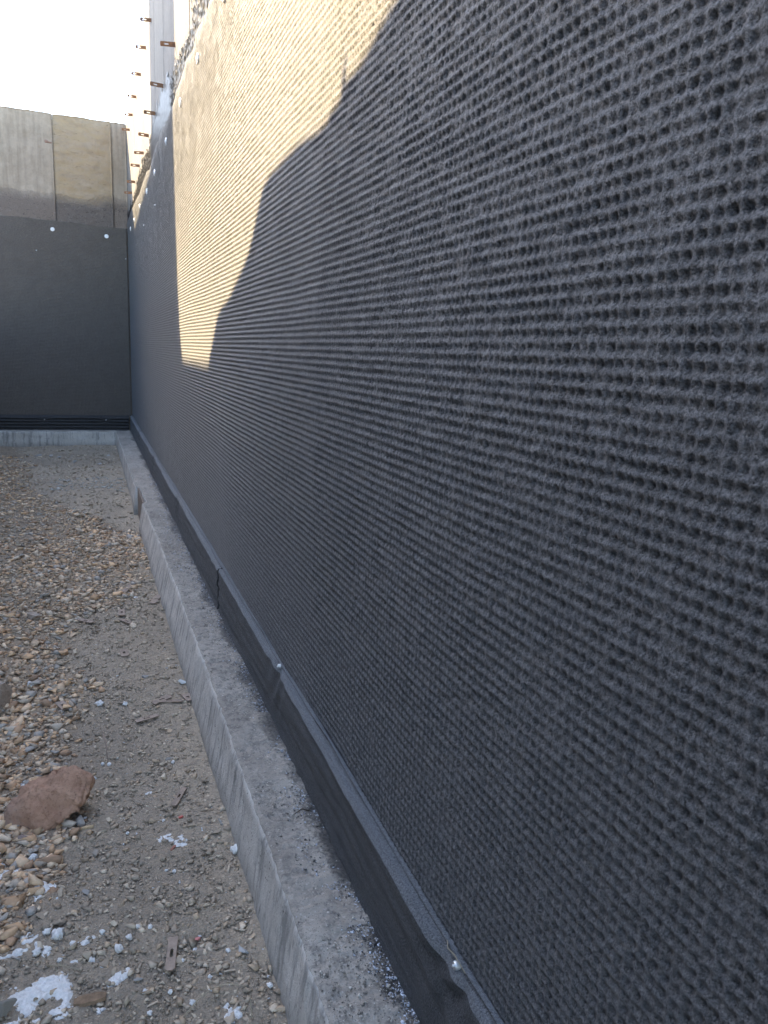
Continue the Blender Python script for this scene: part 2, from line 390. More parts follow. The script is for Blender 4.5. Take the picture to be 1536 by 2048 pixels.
M_TARC = NT('bitumen_coat').set(Base_Color=(.010, .011, .014), Roughness=.42, Specular_IOR_Level=.09).m
o = mesh_obj('tar_coat', V[used], mp[F][:, ::-1], M_TARC, smooth=True); reparent(o, wall); o['label'] = 'lumpy glossy black tar coat glinting blue and white'

# ------------------------------------------------------------------ end wall
fwall = tag(empty('concrete_wall', (-.5, YF, 0)), 'shaded concrete end wall with a yellow stained panel and bare rods on top', 'wall')
def slab(x0, x1, mat, off, ztop):
    n = max(8, int((x1-x0)/.02)); m_ = 60
    # front face as a grid so that it is not perfectly flat
    Xs = np.linspace(x0, x1, n); Zs = np.concatenate([np.linspace(-.2, 2.5, 12), np.linspace(2.52, ztop, m_)])
    A, B = np.meshgrid(Xs, Zs, indexing='ij')
    edge = np.minimum(np.minimum(A-x0, x1-A)/.006, 1); 
    amp = .010 if mat is M_FARB else .0022
    D = YF + off - amp*fbm(A*9, B*22, 4) + (1-edge)*.004
    B = B.copy(); B[:, -1] += .010*fbm(Xs*7, Xs*0, 3)
    V = np.stack([A, D, B], -1).reshape(-1, 3); F = grid_faces(n, len(Zs))[:, ::-1]
    # sides, top and back
    back = np.stack([A, np.full_like(A, YF+.25), B], -1).reshape(-1, 3); N = len(V); k = len(Zs)
    idx = np.arange(N).reshape(n, k); quads = []
    top = idx[:, -1]; quads.append(np.stack([top[:-1], top[1:], top[1:]+N, top[:-1]+N], 1))
    for s_, rev in ((idx[0], False), (idx[-1], True)):
        q = np.stack([s_[:-1], s_[1:], s_[1:]+N, s_[:-1]+N], 1); quads.append(q[:, ::-1] if rev else q)
    F = np.concatenate([F, F[:, ::-1]+N] + quads)
    o = mesh_obj('concrete_panel', np.concatenate([V, back]), F, mat, smooth=False); return reparent(o, fwall)
slab(.336, WX-.002, M_FARA, .004, ZT-.006)
slab(-.284, .330, M_FARB, .002, ZT)
slab(-.905, -.290, M_FARA, -.003, ZT+.004)
slab(-1.53, -.911, M_FARA, .001, ZT)
slab(-2.6, -1.536, M_FARA, .0, ZT+.003)
def fin(x, w_, z0, z1):
    bm = bmesh.new(); n = 26; pv = None
    for i in range(n):
        z_ = z0+(z1-z0)*i/(n-1); a = w_*(.6+.8*random.random()); 
        v = [bm.verts.new((x-a, YF+.012, z_)), bm.verts.new((x+random.uniform(-.001, .001), YF-.007*random.random()-.002, z_)), bm.verts.new((x+a, YF+.012, z_))]
        if pv:
            for k in range(2): bm.faces.new((pv[k], pv[k+1], v[k+1], v[k]))
        pv = v
    child('mortar_fin', bm, M_FARA, fwall)
fin(.333, .003, 0.2, ZT-.01); fin(-.287, .003, 0.2, ZT-.01); fin(-.908, .003, .2, ZT-.01)
# ragged spall on the pale panel
bm = bmesh.new()
pts = [(-.385, 3.40), (-.375, 3.425), (-.350, 3.43), (-.325, 3.41), (-.300, 3.408), (-.292, 3.395), (-.31, 3.385), (-.345, 3.388), (-.37, 3.383)]
cz = bm.verts.new((-.34, YF-.012, 3.405)); rv = [bm.verts.new((a, YF-.0015, b)) for a, b in pts]
for i in range(len(rv)): bm.faces.new((cz, rv[(i+1) % len(rv)], rv[i]))
bmesh.ops.recalc_face_normals(bm, faces=bm.faces)
child('mortar_patch', bm, mat_plain('brown_mortar', (.24, .15, .11), .9, 60, .3), fwall)
for xx, hh in ((-.437, .075), (.396, .055), (-1.2, .07)):
    bm = bmesh.new(); bmesh.ops.create_cone(bm, cap_ends=True, segments=8, radius1=.005, radius2=.005, depth=hh+.1, matrix=Matrix.Translation((xx, YF+.10, ZT+(hh-.1)/2+.01)))
    o = child('rod', bm, M_TIE, fwall)

# ------------------------------------------------------------------ drainage mats (dimpled, fabric faced)
PY, PZ = .0155, .0157
ZB = CAM_Z-.875
MT_Y = [-2, 3.0, 3.44, 3.65, 3.78, 3.87, 4.11, 4.215, 4.35, 4.58, 4.66, 4.91, 5.02, 5.24, 5.55, 5.71, 6.03, 6.31, 6.57, 6.78, 7.31, 7.80, 8.5, 8.8, 9.3, 10.2]
MT_Z = [1.33, 1.34, 1.30, 1.322, 1.329, 1.292, 1.331, 1.321, 1.309, 1.311, 1.293, 1.312, 1.307, 1.322, 1.351, 1.332, 1.346, 1.334, 1.308, 1.343, 1.345, 1.338, 1.38, 1.379, 1.40, 1.385]
def dimple(Yv, Zv, cols=1.0):
    wob = .9*fbm(Yv*1.6, Zv*1.6+8, 3)+.38*fbm(Yv*22, Zv*22+8, 2); wob2 = .9*fbm(Yv*1.4+31, Zv*1.4, 3)+.32*fbm(Yv*20+5, Zv*20, 2)
    u_ = 2*math.pi*Yv/PY + wob; v_ = 2*math.pi*Zv/PZ + wob2
    loc = 1 + .6*fbm(Yv*38, Zv*38+3, 2)
    cu, cv = .5-.5*np.cos(u_), .5-.5*np.cos(v_)
    pu = cols*cu**.7 + (1-cols)*.66                       # columns fade out where they can no longer be told apart
    h = 1.0 - 1.7*pu*cv**.85*(1+.55*(1-cols)) - .40*cols*cu - .38*cv
    big = .009*fbm(Yv*.8+2, Zv*.7, 3) + .0020*fbm(Yv*4, Zv*3+11, 3)
    return h*loc, big
def mat_patch(Ys, Zs, cols, amp=.0018):
    A, B = np.meshgrid(Ys, Zs, indexing='ij')
    zt = np.interp(A, MT_Y, MT_Z)+CAM_Z + .004*fbm(A*9, A*0+2, 2)
    cols = np.clip((3.25-A)/1.25, 0, 1) if cols else 0.0*A
    h, big = dimple(A, B, cols); B2 = np.minimum(B, zt)
    near_top = np.exp(-np.maximum(0, zt-B)/.035)
    curl = .010*near_top*np.maximum(0, fbm(A*2.4+5, A*0, 3)+.1)
    fz = .0016*fbm(A*150, B*150, 3)*np.clip((2.0-A)/.6, 0, 1) + .0016*fbm(A*62+4, B*75, 2)*np.clip((3.2-A)/.3, 0, 1)
    Xv = WX-.0125 - h*amp*(1-.6*near_top) - big - curl - fz
    return np.stack([Xv, A, B2], -1), (B2 < B)
def add_patch(Ys, Zs, cols, store, nearcap=False):
    P, cl = mat_patch(Ys, Zs, cols); n, k = P.shape[:2]
    F = grid_faces(n, k); clf = cl.reshape(-1)
    keep = ~(clf[F].all(1)); F = F[keep]
    store.append((P.reshape(-1, 3), F))
    # rim back to the wall along the top edge
    top = np.array([P[i, np.argmax(cl[i]) if cl[i].any() else -1] for i in range(n)])
    bk = top.copy(); bk[:, 0] = WX-.002; V = np.concatenate([top, bk]); i = np.arange(n-1)
    store.append((V, np.stack([i, i+1, i+1+n, i+n], 1)))
st = []
zs = lambda s: np.arange(ZB, CAM_Z+1.44, PZ/s)
add_patch(np.arange(.16, 1.75, PY/6), zs(6)[:int((CAM_Z+.74-ZB)/(PZ/6))], 1.0, st)
a_end = st[0][0][:, 1].max()
add_patch(np.arange(.16, a_end+1e-4, PY/2), np.arange(st[0][0][:, 2].max(), CAM_Z+1.44, PZ/3), 1.0, st)
add_patch(np.concatenate([[a_end], np.arange(a_end+PY/4, 3.2, PY/4)]), zs(5), 1.0, st); b_end = st[-2][0][:, 1].max()
add_patch(np.concatenate([[b_end], np.arange(b_end+.012, YF-.02, .028), [YF-.016]]), zs(5), 0.0, st)
add_patch(np.array([-1.9, -1, -.4, 0, .16]), zs(2), 0, st)
V, F, o_ = [], [], 0
for v, f in st: V.append(v); F.append(f+o_); o_ += len(v)
mat_r = mesh_obj('drainage_mat', np.concatenate(V), np.concatenate(F)[:, ::-1], M_MAT, smooth=True)
tag(mat_r, 'long black dimpled drainage mat on the tall wall, partly in sunlight', 'drainage mat')
# end wall mat
A, B = np.meshgrid(np.concatenate([np.arange(-2.3, -1.1, .02), np.arange(-1.1, WX-.02, PY/3)]), np.arange(ZB, CAM_Z+1.42, PZ/4), indexing='ij')
zt = CAM_Z + np.interp(A, [-2.4, -.87, -.6, -.2, .1, .49], [1.36, 1.345, 1.352, 1.338, 1.325, 1.327]) + .006*fbm(A*6, A*0+9, 3)
h, big = dimple(A+50, B, 1.0); B2 = np.minimum(B, zt); cl = (B2 < B)
P = np.stack([A, YF-.016-h*.0030-big*.7, B2], -1); n, k = A.shape
F = grid_faces(n, k); F = F[~cl.reshape(-1)[F].all(1)]
top = np.array([P[i, np.argmax(cl[i])] for i in range(n)]); bk = top.copy(); bk[:, 1] = YF-.001; i = np.arange(n-1); N = n*k
F = np.concatenate([F, np.stack([i, i+1, i+1+n, i+n], 1)+N])
mat_f = mesh_obj('drainage_mat', np.concatenate([P.reshape(-1, 3), top, bk]), F, M_MATF, smooth=True)
tag(mat_f, 'black dimpled drainage mat hung on the shaded end wall', 'drainage mat')

# white fastening washers: disc, dished centre and nail head
def washer_mesh(r, big=True):
    bm = bmesh.new(); prof = [(0, .007), (.28*r, .007), (.34*r, .0035), (.80*r, .0045), (.97*r, .002), (r, -.004)]; seg = 18; rings = []
    for rr, hh in prof:
        if rr == 0: rings.append([bm.verts.new((0, 0, hh))]); continue
        rings.append([bm.verts.new((rr*math.cos(2*math.pi*k/seg), rr*math.sin(2*math.pi*k/seg), hh)) for k in range(seg)])
    for a, b in zip(rings[:-1], rings[1:]):
        for k in range(seg):
            if len(a) == 1: bm.faces.new((a[0], b[k], b[(k+1) % seg]))
            else: bm.faces.new((a[k], b[k], b[(k+1) % seg], a[(k+1) % seg]))
    bmesh.ops.recalc_face_normals(bm, faces=bm.faces)
    me = bpy.data.meshes.new('washer'); bm.to_mesh(me); bm.free(); return me
wme = washer_mesh(.023); wme.materials.append(M_PLASTIC)
nme = washer_mesh(.007); nme.materials.append(M_NAIL)
def matx(y, z):       # surface X of the right mat
    h, big = dimple(np.array([y]), np.array([z]), 0.0); return float(WX-.0125-big[0])
def put_disc(me, name, x, y, z, axis, label, cat, group, out=.002):
    o = bpy.data.objects.new(name, me); col.objects.link(o)
    if axis == 'x': o.rotation_euler = (0, -math.pi/2+random.uniform(-.08, .08), random.uniform(-.08, .08)); o.location = (x-out, y, z)
    else: o.rotation_euler = (math.pi/2+random.uniform(-.08, .08), 0, random.uniform(-.08, .08)); o.location = (x, y-out, z)
    return tag(o, label, cat, group)
for yy, zz in ((3.02, 1.20), (3.707, 1.208), (4.382, 1.212), (5.199, 1.207), (6.073, 1.196), (6.876, 1.204), (7.773, 1.226), (8.668, 1.232), (9.4, 1.24)):
    put_disc(wme, 'plastic_washer', matx(yy, CAM_Z+zz), yy, CAM_Z+zz, 'x', 'white round plastic washer pinning the top of the long mat on the tall wall', 'washer', 'washers along the tall wall mat')
for xx, zz in ((-.329, 1.249), (.253, 1.223), (-.95, 1.26)):
    put_disc(wme, 'plastic_washer', xx, YF-.016, CAM_Z+zz, 'y', 'white round plastic washer pinning the top of the end wall mat', 'washer', 'washers on the end wall mat')
for xx, zz in ((-.509, 1.005), (.46, .985)):
    put_disc(nme, 'nail', xx, YF-.016, CAM_Z+zz, 'y', 'small shiny nail head in the end wall mat below the washers', 'nail', 'nails in the end wall mat')
for yy, zz in ((7.3, 1.0), (6.1, .98)):
    put_disc(nme, 'nail', matx(yy, CAM_Z+zz), yy, CAM_Z+zz, 'x', 'small shiny nail head in the long mat below the washers', 'nail', 'nails in the long mat')

# ------------------------------------------------------------------ footings
TOPX = ([-2, 1.0, 1.4, 2.4, 3.4, 4.2, 4.9, 5.4, 5.6, 10.2], [.312, .319, .326, .332, .332, .328, .319, .310, .300, .288])
BOTX = ([-2, 1.2, 1.9, 2.44, 3.84, 4.5, 5.5, 10.2], [.305, .305, .303, .300, .290, .285, .285, .284])
foot = tag(empty('concrete_footing', (.42, 4.0, 0)), 'long low concrete footing ledge under the tall wall, splashed with black tar', 'footing')
def footing_block(y0, y1, ny, setback=0.0, endcaps=True):
    Ys = np.linspace(y0, y1, ny)
    tx = np.interp(Ys, *TOPX)+setback; bx_ = np.interp(Ys, *BOTX)+setback
    tx = tx + .0035*fbm(Ys*4, Ys*0+3, 3) + .004*fbm(Ys*45, Ys*0+3, 3) 
    prof = []
    zt_ = ZF + .004*fbm(Ys*3, Ys*0+1, 3)
    zlist = np.concatenate([[-.25], np.linspace(-.08, .9, 22)])
    for tz in zlist:                      # front face from below ground to near the edge
        z_ = -.25 if tz < -.2 else tz*(zt_)
        q = np.clip((z_+0)/ZF, 0, 1); x_ = bx_*(1-q)+tx*q
        x_ = x_ + .0035*fbm(Ys*14, z_*10+Ys*0, 4) + .0015*fbm(Ys*70, z_*70+Ys*0, 2)
        prof.append((x_, z_+Ys*0))
    ch = .004+.018*np.maximum(0, fbm(Ys*13, Ys*0+33, 4)-.05)                # worn arris
    prof.append((tx+.35*ch, zt_-.45*ch)); prof.append((tx+ch, zt_-.1*ch))
    for s_ in np.linspace(.04, 1, 44):
        x_ = tx+ch+(WX+.01-tx-ch)*s_
        z_ = zt_ + .008*fbm(x_*30, Ys*30, 4) + .004*fbm(x_*5+4, Ys*3, 2) + .004*fbm(x_*120, Ys*120, 2)
        prof.append((x_, z_))
    P = np.stack([np.stack([p_[0], Ys, p_[1]], -1) for p_ in prof], 1)
    n, k = P.shape[:2]; F = grid_faces(n, k)
    F = [tuple(int(v) for v in f[::-1]) for f in F]
    if endcaps:
        for r_, rev in ((0, False), (n-1, True)):
            ring = [r_*k+j for j in range(k)]; F.append(tuple(ring if rev else ring[::-1]))
    return P.reshape(-1, 3), F
for nm, y0, y1, ny in (('footing_block', -1.0, 5.40, 1300), ('footing_block', 5.98, YF+.02, 140)):
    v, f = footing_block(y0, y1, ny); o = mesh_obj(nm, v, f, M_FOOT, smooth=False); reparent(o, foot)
    o['label'] = 'pour with a pale streaked face' if y0 < 0 else 'far pour that stands slightly proud'
    me = o.data; me.polygons.foreach_set('use_smooth', np.ones(len(me.polygons), bool))
v, f = footing_block(5.40, 5.98, 40, setback=.032); o = mesh_obj('footing_block', v, f, M_FOOT, smooth=True); reparent(o, foot)
bm = bmesh.new(); box(bm, .312, .327, 5.41, 5.97, -.15, ZF-.004); bmesh.ops.bevel(bm, geom=bm.edges[:], offset=.002, segments=1, affect='EDGES')
child('form_board', bm, M_BOARD, foot)['label'] = 'brown timber board left in the gap'
ffoot = tag(empty('concrete_footing', (-.5, YF-.1, 0)), 'low grey concrete footing along the bottom of the end wall', 'footing')
Xs = np.linspace(-2.4, .285, 200); prof = []
for z_ in np.concatenate([[-.25], np.linspace(-.03, ZF-.012, 12)]): prof.append((YF-.165+.006*fbm(Xs*9, Xs*0+z_*20, 4), z_+Xs*0))
prof.append((YF-.160+Xs*0, ZF-.004+.004*fbm(Xs*8, Xs*0, 3)))
for s_ in np.linspace(.05, 1, 8): prof.append((YF-.160+.165*s_+Xs*0, ZF+.006*fbm(Xs*20, Xs*0+s_*9, 3)))
P = np.stack([np.stack([Xs, p_[0], p_[1]], -1) for p_ in prof], 1)
o = mesh_obj('footing_block', P.reshape(-1, 3), grid_faces(*P.shape[:2]), M_FOOT, smooth=True); reparent(o, ffoot)

# ------------------------------------------------------------------ strip drains at the foot of the mats
NAILS = [.867, 2.01]
def strip_surface(Ys, seed, nails=(), lift=0.0):
    """profile swept along the wall: ribbed front face, sky-facing shoulder, loose lip"""
    zb = ZF-.002 + .004*fbm(Ys*4+seed, Ys*0, 2)
    tfront = .027 + .004*fbm(Ys*2.2+seed, Ys*0+2, 3) + lift
    zs_top = CAM_Z-.875 + .005*fbm(Ys*2.0+seed, Ys*0+7, 3)
    pk = np.zeros_like(Ys)
    for yn in nails: pk = np.maximum(pk, np.exp(-((Ys-yn)/.085)**2))
    prof = []; nf = 34
    for i in range(nf):
        s_ = i/(nf-1)
        rib = .0011*np.cos(2*math.pi*(s_*4.2)+2.5*fbm(Ys*1.3+seed, Ys*0, 2)) * (1-.5*pk)
        wr = .007*fbm(Ys*3+seed, s_*6+Ys*0, 3) + .0028*fbm(Ys*16, s_*11+Ys*0+seed, 3)
        pinch = pk*(.012*max(0, s_-.45)/.55)
        fold = .012*pk*np.sin((Ys*75)+s_*9+3*fbm(Ys*9, s_*3+Ys*0, 2))*max(0, s_-.15)*np.exp(-s_)
        x_ = WX - .013 - tfront - rib - wr + pinch + fold
        z_ = zb + (zs_top-zb)*s_ - pk*.012*s_
        prof.append((x_, z_))
    xl, zl = prof[-1]
    zlip = CAM_Z-.868 + .004*fbm(Ys*3.1+seed, Ys*0+1, 3) - pk*.004
    xw = WX-.016 + .003*fbm(Ys*5+seed, Ys*0+4, 2)
    for s_ in np.linspace(.08, 1, 9):                 # rounded shoulder
        b = math.sin(s_*math.pi/2)
        x_ = xl*(1-s_)+xw*s_; z_ = zl*(1-b)+zlip*b + .003*math.sin(math.pi*min(1, s_*2.2))*(s_ < .45) + .002*fbm(Ys*30, s_*5+Ys*0, 2)
        prof.append((x_, z_))
    lipup = .003+.020*np.maximum(0, fbm(Ys*2.6+seed, Ys*0+21, 3)-.05)
    prof.append((xw-.006-.004*fbm(Ys*8, Ys*0+3, 2), zlip+lipup*.5)); prof.append((xw-.008-.008*np.maximum(0, fbm(Ys*3, Ys*0+13, 2)), zlip+lipup))
    prof.append((xw-.005, zlip+lipup*.9)); prof.append((xw+.004, zlip+.001))
    return np.stack([np.stack([p_[0], Ys, p_[1]], -1) for p_ in prof], 1)
def make_strip(y0, y1, ny, seed, label, nails=(), lift=0.0):
    Ys = np.linspace(y0, y1, ny); P = strip_surface(Ys, seed, nails, lift); n, k = P.shape[:2]
    F = [tuple(int(v) for v in f[::-1]) for f in grid_faces(n, k)]
    V = list(P.reshape(-1, 3)); 
    for r_, rev in ((0, False), (n-1, True)):        # closed ends
        b0 = len(V); y_ = P[r_, 0, 1]; V += [np.array([WX-.013, y_, ZF-.004]), np.array([WX-.013, y_, P[r_, -1, 2]])]
        ring = [r_*k+j for j in range(k)] + [b0+1, b0]; F.append(tuple(ring if rev else ring[::-1]))
    o = mesh_obj('strip_drain', V, F, M_STRIP, smooth=True)
    Q = P[:, 33:].copy(); Q[:, :, 2] += .0016; Q[:, 0, 0] -= .0018; Q[:, 0, 2] -= .004      # fabric flap, its paler colour stands in for sky light on the shoulder
    fl = mesh_obj('skylit_flap', Q.reshape(-1, 3), grid_faces(*Q.shape[:2])[:, ::-1], M_FLAP, parent=o, smooth=True)
    fl['label'] = 'grey fabric flap along the top of the strip, coloured paler as sky light'
    return tag(o, label, 'strip drain')
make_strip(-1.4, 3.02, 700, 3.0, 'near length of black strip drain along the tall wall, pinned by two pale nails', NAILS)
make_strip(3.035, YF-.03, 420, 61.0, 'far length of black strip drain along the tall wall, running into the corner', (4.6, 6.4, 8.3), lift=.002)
# end wall strip
Xs = np.linspace(-2.3, WX-.055, 320); prof = []
pk = np.exp(-((Xs+.51)/.06)**2)+np.exp(-((Xs-.18)/.06)**2)
for i in range(40):
    s_ = i/39; rib = .005*np.cos(2*math.pi*s_*4.5)
    prof.append((YF-.040-rib*(1-.6*pk)-.004*fbm(Xs*3, Xs*0+s_*6, 3)+pk*.01*max(0, s_-.5), ZF-.002+(.165)*s_+.004*fbm(Xs*3, Xs*0, 2)*s_-pk*.018*s_*math.sin(s_*9)))
prof.append((YF-.026+Xs*0, ZF+.170-pk*.01)); prof.append((YF-.022-.004*fbm(Xs*5, Xs*0, 2), ZF+.179+Xs*0)); prof.append((YF-.012+Xs*0, ZF+.176+Xs*0))
P = np.stack([np.stack([Xs, p_[0], p_[1]], -1) for p_ in prof], 1); n, k = P.shape[:2]
V = list(P.reshape(-1, 3)); F = [tuple(int(v) for v in f) for f in grid_faces(n, k)]
b0 = len(V); V += [np.array([Xs[-1], YF-.012, ZF-.002])]; F.append(tuple([(n-1)*k+j for j in range(k)]+[b0]))
o = mesh_obj('strip_drain', V, F, M_STRIP, smooth=True)
tag(o, 'ribbed black strip drain along the foot of the end wall', 'strip drain')
for yy in NAILS:
    put_disc(nme, 'nail', WX-.020, yy, CAM_Z-.872, 'x', 'white nail head pinning the near strip drain below the long mat', 'nail', 'nails in the near strip drain', out=.006)
    bpy.context.view_layer.update()
for xx in (-.51, .18):
    put_disc(nme, 'nail', xx, YF-.040, ZF+.125, 'y', 'small pale nail head in the strip drain of the end wall', 'nail', 'nails in the end wall strip drain', out=.004)

# ------------------------------------------------------------------ stones
protos = []
for k in range(24):
    bm = bmesh.new(); r_ = random.Random(100+k)
    sx, sy, sz = 1, r_.uniform(.5, .9), r_.uniform(.28, .55)
    for i in range(r_.choice((7, 8, 9, 10))):
        v = Vector((r_.gauss(0, 1), r_.gauss(0, 1), r_.gauss(0, 1))).normalized()*r_.uniform(.75, 1.15); bm.verts.new((v.x*sx, v.y*sy, v.z*sz))
    res_ = bmesh.ops.convex_hull(bm, input=bm.verts); 
    bmesh.ops.delete(bm, geom=[g_ for g_ in res_['geom_interior'] if isinstance(g_, bmesh.types.BMVert)], context='VERTS')
    bm.verts.index_update(); bmesh.ops.triangulate(bm, faces=bm.faces)
    protos.append((np.array([v.co[:] for v in bm.verts]), np.array([[v.index for v in f.verts] for f in bm.faces]))); bm.free()
TAN = np.array([1.45, 1.28, 1.08])*np.array([(.50, .37, .25), (.54, .43, .32), (.44, .31, .20), (.42, .34, .26), (.58, .49, .39), (.36, .25, .17), (.48, .42, .35), (.40, .37, .33)])
GRY = np.array([(.40, .345, .275), (.50, .435, .35), (.33, .285, .225), (.43, .375, .31), (.56, .49, .40), (.29, .25, .20), (.44, .35, .255)])*np.array([1.08, 1.0, .90])
def scatter(name, x, y, r, colr, label, sink=.25, rngs=1, smooth=False, zf=None):
    g_ = np.random.default_rng(rngs); N = len(x); z = (zf or gz)(x, y); pk_ = g_.integers(0, len(protos), N)
    V, F, C, off = [], [], [], 0
    for k, (pv, pf) in enumerate(protos):
        ii = np.nonzero(pk_ == k)[0]
        if not len(ii): continue
        a = g_.uniform(0, 2*np.pi, len(ii)); tl = g_.normal(0, .25, len(ii)); ca, sa = np.cos(a), np.sin(a); ct, stt = np.cos(tl), np.sin(tl)
        p = pv[None]*r[ii, None, None]
        px, py_, pz_ = p[..., 0], p[..., 1], p[..., 2]
        px, pz_ = px*ct[:, None]-pz_*stt[:, None], px*stt[:, None]+pz_*ct[:, None]
        qx = px*ca[:, None]-py_*sa[:, None]+x[ii, None]; qy = px*sa[:, None]+py_*ca[:, None]+y[ii, None]
        qz = pz_ + (z[ii]+r[ii]*(.5-sink)*.7)[:, None]
        V.append(np.stack([qx, qy, qz], -1).reshape(-1, 3))
        F.append((pf[None]+(np.arange(len(ii))*len(pv))[:, None, None]).reshape(-1, 3)+off); off += len(ii)*len(pv)
        C.append(np.repeat(np.concatenate([colr[ii], np.ones((len(ii), 1))], 1), len(pv), 0))
    o = mesh_obj(name, np.concatenate(V), np.concatenate(F), M_STONE, smooth=smooth, colors=np.concatenate(C))
    return tag(o, label, 'gravel', kind='stuff')
def xlim(y): return np.interp(y, *BOTX)-.004
def sample(n, y0, y1, xl, seed, p=1.0):
    g_ = np.random.default_rng(seed); y = y0+(y1-y0)*g_.random(n)**p; x = xl(y)+(xlim(y)-xl(y))*g_.random(n); return x, y, g_
left = lambda y: -.32-.105*y
# tan gravel
x, y, g_ = sample(34000, 1.05, 9.0, left, 21, 1.25); m = tan_mask(x, y); k = g_.random(len(x)) < np.clip(m*1.2-.02, 0, 1)*np.clip(.78+1.1*fbm(x*4, y*3+60, 3), .25, 1); x, y = x[k], y[k]
r = g_.lognormal(math.log(.0115), .48, len(x)).clip(.004, .036)
c = TAN[g_.integers(0, len(TAN), len(x))]*g_.uniform(.55, 1.2, (len(x), 1)); c[g_.random(len(x)) < .1] = (.40, .36, .31)
scatter('tan_gravel', x, y, r, c, 'loose tan and brown gravel spread over the dirt', rngs=3, sink=.2)
# grey grit on the packed dirt
x, y, g_ = sample(30000, 1.05, 4.6, lambda y: -.30-.09*y, 22, 1.35)
r = g_.lognormal(math.log(.0036), .6, len(x)).clip(.0015, .016)
c = GRY[g_.integers(0, len(GRY), len(x))]*g_.uniform(.7, 1.2, (len(x), 1))
w_ = g_.random(len(x)) < .035; c[w_] = (.62, .62, .62); r[w_] *= .6
scatter('grey_grit', x, y, r, c, 'fine grey grit and stone chips on the packed dirt', rngs=4)
x, y, g_ = sample(9000, 3.4, 9.9, left, 23, 1.0)
r = g_.lognormal(math.log(.0085), .5, len(x)).clip(.004, .03)
c = GRY[g_.integers(0, len(GRY), len(x))]*g_.uniform(.75, 1.25, (len(x), 1))
k = (np.abs(y-7.15-.25*fbm(x*3, x*0, 2)) < .33) & (x > -.35) & (g_.random(len(x)) < .6); c[k] = np.array((.52, .49, .44))*g_.uniform(.8, 1.1, (k.sum(), 1)); r[k] *= 1.3
scatter('far_gravel', x, y, r, c, 'scattered grey and pale gravel towards the end wall', rngs=5)

# grit, tar crumbs and pale crumbs coloured as sky glints, on the footing
def scatter_top(name, n, xs_, y0, y1, r, colr, mat, label, seed):
    g_ = np.random.default_rng(seed); y = y0+(y1-y0)*g_.random(n)**1.5; x = xs_(y, g_)
    k = (x > np.interp(y, *TOPX)+.008) & (x < WX-.035); x, y = x[k], y[k]; rr = r(g_, len(x))
    o = scatter(name, x, y, rr, colr(g_, len(x)), label, sink=.2, rngs=seed, zf=lambda a, b: np.full(len(a), ZF-.0005)); o.data.materials[0] = mat; return o
scatter_top('footing_grit', 9000, lambda y, g: np.interp(y, *TOPX)+(WX-.035-np.interp(y, *TOPX))*g.random(len(y)), .7, 5.3, lambda g, n: g.lognormal(math.log(.0017), .5, n).clip(.0008, .006),
    lambda g, n: np.where(g.random((n, 1)) < .45, np.array([[.50, .46, .40]]), np.array([[.17, .155, .135]]))*g.uniform(.7, 1.25, (n, 1)), M_STONE, 'fine sandy grit lying on top of the footing ledge', 51)
M_TAR = NT('bitumen').set(Base_Color=(.014, .015, .018), Roughness=.16, Specular_IOR_Level=1.0, Coat_Weight=1.0, Coat_Roughness=.08).m
def tar_x(y, g):
    wd = .030+.075*np.clip(fbm(y*2.1, y*0+5, 3)+.35, 0, 1); return WX-.040-np.abs(g.normal(0, 1, len(y)))*wd*.55
scatter_top('tar_glint_crumbs', 9000, tar_x, .7, 6.5, lambda g, n: g.lognormal(math.log(.0021), .4, n).clip(.001, .006),
    lambda g, n: np.where(g.random((n, 1)) < .5, np.array([[.52, .56, .64]]), np.array([[.05, .05, .055]]))*g.uniform(.6, 1.15, (n, 1)), M_STONE, 'black tar crumbs and pale ones coloured as sky glints along the strip drain', 52)

# single stones that can be told apart
def stone_mesh(k, colr, bev=True):
    bm = bmesh.new(); pv, pf = protos[k % len(protos)]
    vv = [bm.verts.new(p) for p in pv]
    for f in pf: bm.faces.new([vv[i] for i in f])
    bmesh.ops.dissolve_limit(bm, angle_limit=.12, verts=bm.verts[:], edges=bm.edges[:])
    bmesh.ops.bevel(bm, geom=bm.edges[:], offset=.045, segments=1, affect='EDGES')
    me = bpy.data.meshes.new('stone'); bm.to_mesh(me); bm.free()
    at = me.color_attributes.new('Col', 'FLOAT_COLOR', 'POINT'); at.data.foreach_set('color', np.tile(np.array([*colr, 1], np.float32), len(me.vertices)))
    me.materials.append(M_STONE); return me
def put_stone(me, p, r, name, label, cat, group=None, rz=None, sink=.3, sq=1.0):
    o = bpy.data.objects.new(name, me); col.objects.link(o)
    z = float(gz(p[0], p[1])); o.scale = (r, r, r*sq); o.rotation_euler = (random.uniform(-.25, .25), random.uniform(-.25, .25), random.uniform(0, 6.28) if rz is None else rz)
    zmin = min(v.co.z for v in me.vertices)*r*sq; o.location = (p[0], p[1], z - zmin*(1-sink)); return tag(o, label, cat, group)
gmes = [stone_mesh(k, GRY[k % len(GRY)]*1.05) for k in range(8)]; tmes = [stone_mesh(k+8, TAN[k % len(TAN)]) for k in range(8)]
g_ = np.random.default_rng(77)
for i in range(90):
    yy = 1.12+3.2*g_.random()**1.3; xx = g_.uniform(-.16, .285)
    if tan_mask(xx, yy) > .5 and g_.random() < .8: xx = g_.uniform(.08, .285)
    put_stone(gmes[i % 8], (xx, yy), g_.uniform(.009, .021), 'stone', 'loose grey stone larger than the grit around it on the packed dirt', 'stone', 'loose grey stones on the packed dirt')
for i in range(60):
    yy = 1.7+3.2*g_.random(); xx = np.interp(yy, EDGE_Y, EDGE_X)-g_.uniform(.02, .35)
    put_stone(tmes[i % 8], (xx, yy), g_.uniform(.014, .026), 'stone', 'large brown stone lying on top of the tan gravel', 'stone', 'large brown stones in the gravel')
